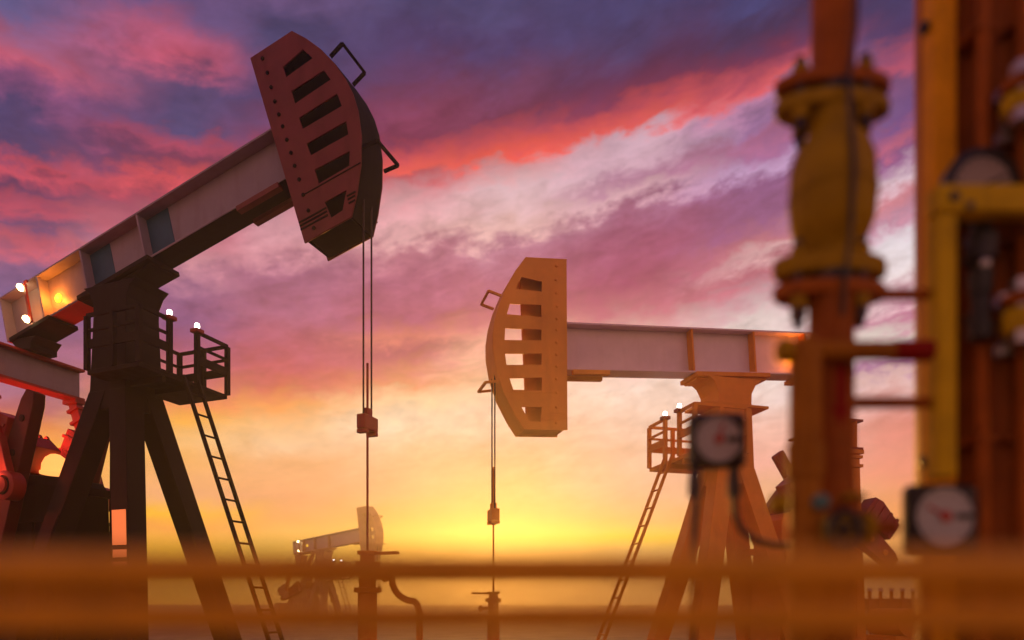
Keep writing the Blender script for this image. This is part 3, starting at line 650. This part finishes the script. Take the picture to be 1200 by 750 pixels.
# side pipe in front of it
D0 = 2.0
sp = thing('side_pipe', 'yellow brown side pipe standing left of the pipe with the red arrow', 'pipe', (W(944, 0, D0).x, D0, 0))
q = W(944, 404, D0)
MB().lathe((q.x, q.y, .02), (0,0,1), [(mm(18, D0), 0), (mm(18, D0), q.z-.05), (mm(16, D0), q.z-.02), (mm(9, D0), q.z), (mm(3, D0), q.z+.006)], 28).build('pipe', 'pipe_ochre', sp)
MB().lathe((q.x, q.y, W(0, 560, D0).z), (0,0,1), [(mm(21, D0), 0), (mm(21, D0), mm(40, D0))], 28).build('sleeve', 'pipe_ochre', sp)
MB().lathe(W(950, 592, D0) - Vector((0, mm(22, D0), 0)), (0,-1,0), [(mm(9, D0), 0), (mm(9, D0), .02), (mm(4, D0), .026)], 16).build('knob', 'teal', sp)
MB().lathe(W(921, 590, D0), (-1,0,0), [(mm(9, D0), 0), (mm(12, D0), .01), (mm(11, D0), .04), (mm(5, D0), .046)], 16).build('side_plug', 'pipe_yellow', sp)
fix(sp)
# drain valve with a hand wheel
D2 = 1.98
dv = thing('drain_valve', 'small yellow drain valve with black hand wheel beside the pipe foot', 'valve', (W(990, 0, D2).x, D2, W(0, 640, D2).z))
MB().lathe(W(968, 618, D2), (1,0,0), [(mm(12, D2), 0), (mm(17, D2), .01), (mm(17, D2), .06), (mm(13, D2), .07), (mm(13, D2), .10), (mm(19, D2), .102), (mm(19, D2), .125), (mm(8, D2), .13)], 24).build('valve_body', 'pipe_yellow', dv)
MB().tube([W(1000, 604, D2), W(1000, 585, D2)], mm(9, D2), 14).build('bonnet', 'pipe_brown', dv)
MB().lathe(W(1000, 585, D2), (0,0,1), [(mm(16, D2), 0), (mm(16, D2), .008), (mm(8, D2), .018)], 6).build('cap_nut', 'pipe_yellow', dv, False)
wc = W(978, 622, D2) - Vector((0, .06, 0))
ring = [(wc.x + mm(17, D2)*math.cos(a), wc.y, wc.z + mm(19, D2)*math.sin(a)) for a in [2*math.pi*i/24 for i in range(25)]]
hwheel = MB().tube(ring, mm(4, D2), 8, False).build('hand_wheel', 'black', dv)
for i in range(3):
    a = 2*math.pi*i/3 + .4
    MB().tube([wc, (wc.x + mm(17, D2)*math.cos(a), wc.y, wc.z + mm(19, D2)*math.sin(a))], mm(3, D2), 8).build('spoke', 'black', hwheel)
MB().tube([wc, wc + Vector((0, .06, 0))], mm(5, D2), 10).build('stem', 'steel', dv)
MB().tube([W(1013, 618, D2), W(1050, 618, D2)], mm(8, D2), 14).build('drain_pipe', 'pipe_brown', dv)
fix(dv)

# right-hand column
D3 = 2.3
co_ = thing('pipe_column', 'wide brown column with vertical conduits at the right edge', 'column', (W(1165, 0, D3).x, D3, 0))
x0 = W(1087, 0, D3).x; x1 = W(1114, 0, D3).x; dz = mm(26, D3); TOP = 4.6
MB().box(x0, x1, D3-dz/2, D3+dz/2, .02, TOP).build('corner_post', 'post_yellow', co_, True, .006)
cx = W(1195, 0, D3).x
MB().tube([(cx, D3+.14, .02), (cx, D3+.14, TOP)], .235, 48).build('vessel_shell', 'pipe_brown', co_)
for px, r_, mt_ in ((1128, 7, 'pipe_orange'), (1166, 8, 'pipe_orange')):
    xx = W(px, 0, D3).x
    c_ = MB().tube([(xx, D3-.10+.03*(px > 1150)*-1, .02), (xx, D3-.10+.03*(px > 1150)*-1, TOP)], mm(r_, D3), 14).build('conduit', mt_, co_)
    for py in (60, 300, 520, 690):
        MB().box(xx-mm(r_+5, D3), xx+mm(r_+5, D3), D3-.10-.02, D3+.0, W(0, py+6, D3).z, W(0, py, D3).z).build('clip', 'pipe_brown', c_, False)
for py in (33, 541):
    b = W(1086, py, D3); MB().lathe(b, (-1,0,0), [(mm(5, D3), -.002), (mm(7, D3), .006), (mm(7, D3), .018), (mm(3, D3), .022)], 12).build('bolt_knob', 'black', co_)
fix(co_)
# yellow tube frame in front of the column
D4 = 2.08
yf = thing('tube_frame', 'olive yellow square tube bracket in front of the brown column', 'bracket', (W(1103, 0, D4).x, D4, W(0, 560, D4).z))
a, b = W(1091, 560, D4), W(1115, 256, D4)
MB().box(a.x, b.x, D4-.03, D4+.03, a.z, b.z).build('upright', 'pipe_olive', yf, True, .006)
a, b = W(1091, 254, D4), W(1262, 222, D4)
ub = MB().box(a.x, b.x, D4-.032, D4+.032, a.z, b.z).build('crossbar', 'pipe_olive', yf, True, .006)
MB().lathe(W(1110, 238, D4) - Vector((0, .032, 0)), (0,-1,0), [(mm(6, D4), 0), (mm(6, D4), .008)], 6).build('bolt', 'black', yf, False)
MB().lathe(W(1128, 248, D4) - Vector((0, .032, 0)), (0,-1,0), [(mm(5, D4), 0), (mm(5, D4), .006)], 6).build('bolt', 'black', yf, False)
for py in (300, 500):
    p = W(1103, py, D4); MB().bar(p + Vector((0, .031, 0)), W(1101, py, D3) - Vector((0, dz/2 + .001, 0)), .03, .03).build('stand_off', 'pipe_olive', yf, False)
fix(yf)
# round gauge behind the crossbar
D5 = 2.16
rg = thing('round_gauge', 'old round pressure gauge half hidden behind the olive crossbar', 'gauge', (W(1149, 0, D5).x, D5, W(0, 400, D5).z))
g0 = W(1149, 220, D5)
MB().lathe(g0, (0,-1,0), [(mm(38, D5), -.035), (mm(43, D5), -.03), (mm(44, D5), .0), (mm(45, D5), .012), (mm(34, D5), .018), (mm(33.5, D5), .004)], 40).build('case', 'black', rg)
dl = MB().lathe(g0 - Vector((0, .0125, 0)), (0,-1,0), [(mm(33, D5), 0), (mm(33, D5), .002)], 40).build('dial', 'dial_dim', rg)
for i in range(13):
    a = R(-40 + 260*i/12); o = Vector((math.cos(a), 0, math.sin(a)))
    p = g0 - Vector((0, .0152, 0)); MB().bar(p + o*mm(25, D5), p + o*mm(31, D5), mm(1.6, D5), .001, (0, 1, 0)).build('tick', 'black', dl, False)
p = g0 - Vector((0, .0165, 0)); MB().bar(p + Vector((-.012, 0, -.008)), p + Vector((mm(26, D5), 0, mm(10, D5))), mm(3, D5), .001, (0, 1, 0)).build('needle', 'black', rg, False)
stx = [(1149, 262, 11), (1149, 276, 11), (1147, 277, 17), (1147, 308, 17), (1147, 309, 9), (1147, 318, 9), (1147, 319, 14), (1147, 346, 12), (1147, 347, 10), (1147, 378, 10), (1147, 379, 14), (1147, 398, 13)]
zb = W(0, 398, D5).z
MB().lathe((g0.x, D5, zb), (0,0,1), [(mm(r_, D5), W(0, y, D5).z - zb) for _, y, r_ in reversed(stx)], 18).build('gauge_valve', 'black', rg)
MB().lathe(W(1147, 314, D5) - Vector((0, mm(9, D5), 0)), (0,-1,0), [(mm(6, D5), 0), (mm(6, D5), .012), (mm(3, D5), .016)], 12).build('vent_screw', 'chrome', rg)
MB().tube([W(1149, 262, D5), W(1149, 250, D5)], mm(8, D5), 12).build('stem', 'black', rg)
p = W(1149, 366, D5); MB().tube([p, (p.x, D3-.08, p.z)], mm(7, D5), 12).build('tap_pipe', 'steel', rg)
fix(rg)
# flanged nozzles that enter from the right edge
for (nm, lab, ya, yb, dd) in (('flanged_nozzle', 'upper flanged nozzle cut by the right edge', 95, 135, 2.12), ('flanged_nozzle', 'lower flanged nozzle cut by the right edge', 346, 392, 2.12)):
    cxp = 1245
    t = thing(nm, lab, 'pipe fitting', (W(cxp, 0, dd).x, dd, W(0, yb, dd).z), 0, 'flanged nozzles at the right edge')
    flange(t, cxp, ya, ya+13, 70, dd, 'pipe_orange'); flange(t, cxp, ya+18, yb, 70, dd, 'pipe_olive')
    MB().tube([W(cxp, ya-70, dd), W(cxp, ya, dd)], mm(36, dd), 24).build('neck', 'pipe_orange', t)
    MB().tube([W(cxp, yb, dd), W(cxp, yb+70, dd)], mm(36, dd), 24).build('neck', 'pipe_yellow', t)
    MB().tube([W(cxp, ya+12, dd), W(cxp, ya+19, dd)], mm(50, dd), 24).build('gasket', 'black', t)
    for i in range(8):
        a = 2*math.pi*i/8 + .15; c = W(cxp, 0, dd); x, y = c.x + mm(54, dd)*math.cos(a), dd + mm(54, dd)*math.sin(a)
        bq = MB().tube([(x, y, W(0, yb, dd).z-.02), (x, y, W(0, ya, dd).z+.02)], mm(6, dd), 8).build('stud', 'chrome', t)
        for y0, y1 in ((ya-14, ya), (yb, yb+14)):
            MB().lathe((x, y, W(0, y1, dd).z), (0,0,1), [(mm(12, dd), 0), (mm(12, dd), mm(14, dd))], 6).build('nut', 'chrome', bq, False)
    # saddle bracket to the column
    p = W(cxp, (ya+yb)/2+60, dd); MB().box(p.x-.03, p.x+.03, dd+.02, D3+.02, p.z-.02, p.z+.02).build('bracket', 'pipe_brown', t, False)
    fix(t)
# square gauges
def square_gauge(label, x0, x1, y0, y1, dcx, dcy, dr, d, needle_a, pipes):
    pc = W((x0+x1)/2, y1, d)
    t = thing('square_gauge', label, 'gauge', (pc.x, d, pc.z), 0, 'square black gauges')
    a, b = W(x0, y1, d), W(x1, y0, d)
    MB().box(a.x, b.x, d-.035, d+.02, a.z, b.z).build('case', 'black', t, True, .016)
    c = W(dcx, dcy, d) - Vector((0, .0351, 0))
    MB().lathe(c, (0,-1,0), [(mm(dr+4, d), 0), (mm(dr+4, d), .008), (mm(dr+1, d), .010), (mm(dr, d), .004)], 40).build('bezel', 'black', t)
    dl = MB().lathe(c, (0,-1,0), [(mm(dr, d), .0045), (mm(dr, d), .006)], 40).build('dial', 'dial', t)
    p = c - Vector((0, .0070, 0))
    for i in range(11):
        aa = R(-45 + 270*i/10); o = Vector((math.cos(aa), 0, math.sin(aa)))
        MB().bar(p + o*mm(dr*.78, d), p + o*mm(dr*.92, d), mm(1.6, d), .001, (0,1,0)).build('tick', 'black', dl, False)
    p = c - Vector((0, .009, 0)); o = Vector((math.cos(needle_a), 0, math.sin(needle_a)))
    nd = MB().bar(p - o*mm(dr*.2, d), p + o*mm(dr*.72, d), mm(3.2, d), .001, (0,1,0)).build('needle', 'needle', t, False)
    MB().lathe(p, (0,-1,0), [(mm(dr*.20, d), 0), (mm(dr*.20, d), .004)], 14).build('hub', 'needle', nd)
    MB().bar(p + Vector((mm(dr*.35, d), .0015, 0)), p + Vector((mm(dr*.95, d), .0015, 0)), mm(7, d), .001, (0,1,0)).build('set_pointer', 'black', t, False)
    for sx in (x0+9, x1-9):
        for sy_ in (y0+9, y1-9):
            MB().lathe(W(sx, sy_, d) - Vector((0, .035, 0)), (0,-1,0), [(mm(4.5, d), 0), (mm(4.5, d), .005)], 10).build('screw', 'steel', t)
    for pts, rad, mt_ in pipes:
        MB().tube(pts, rad, 12).build('impulse_pipe', mt_, t)
    return t
DG = 2.35
def bez(px_pts, d): return [W(x, y, d) for x, y in px_pts]
pl = bez([(815, 549), (815, 600), (812, 660), (812, 900), (812, 1270)], DG); 
pr = bez([(860, 549), (860, 585), (862, 605), (870, 622), (884, 632), (905, 637), (924, 638)], DG)
g1 = square_gauge('small black square gauge on two thin hoses in front of the orange post', 806, 872, 486, 549, 838, 518, 26, DG, R(75), [(pl, mm(4, DG), 'steel'), (pr, mm(4, DG), 'steel')])
for x in (814, 860): MB().lathe(W(x, 582, DG), (0,0,1), [(mm(8, DG), 0), (mm(8, DG), mm(16, DG)), (mm(6, DG), mm(32, DG))], 12).build('hose_fitting', 'steel', g1)
fix(g1)
DH = 2.15
g2 = square_gauge('larger black square gauge with red needle beside the brown column', 1058, 1140, 569, 647, 1098, 607, 33, DH, R(150), [(bez([(1085, 646), (1085, 720), (1085, 1240)], DH), mm(6, DH), 'pipe_brown')])
fix(g2)

# two blurred hand rails right in front of the camera
DR = .76
for lab, py, half in (('upper orange handrail running across the bottom of the view', 669, 26), ('lower orange handrail running along the bottom edge of the view', 724, 22)):
    z = W(0, py, DR).z; r_ = mm(half, DR)
    t = thing('handrail', lab, 'handrail', (0, DR, z), 0, 'handrails across the foreground')
    MB().tube([(-1.6, 0, 0), (1.6, 0, 0)], r_, 24).build('rail_pipe', 'rail_orange', t)
    for x in (-1.55, -1.2, 1.2, 1.55):
        MB().lathe((x-.02, 0, 0), (1, 0, 0), [(r_*1.25, 0), (r_*1.25, .04)], 20).build('collar', 'rail_orange', t)
for i, x in enumerate((-1.4, 1.4)):
    z1 = W(0, 650, DR).z
    t = tag(MB().tube([(x, DR + .046, 0), (x, DR + .046, z1)], .02, 16).build('rail_post', 'rail_orange'), 'upright post that carries the %s end of the handrails' % ('left', 'right')[i], 'post', 'handrail posts')

# ------------------------------------------------------------------ haze
hz = MB().box(-445, 445, -425, 465, -1.2, 14.5).build('haze', 'white', None, False)
hm = bpy.data.materials.new('warm_haze'); hm.use_nodes = True; ht = hm.node_tree; ht.nodes.clear()
pv = ht.nodes.new('ShaderNodeVolumePrincipled'); ho = ht.nodes.new('ShaderNodeOutputMaterial')
pv.inputs['Color'].default_value = (.96, .92, .86, 1); pv.inputs['Density'].default_value = .0023; pv.inputs['Anisotropy'].default_value = .81
ht.links.new(pv.outputs[0], ho.inputs['Volume'])
hz.data.materials.clear(); hz.data.materials.append(hm); struct(hz, 'stuff')
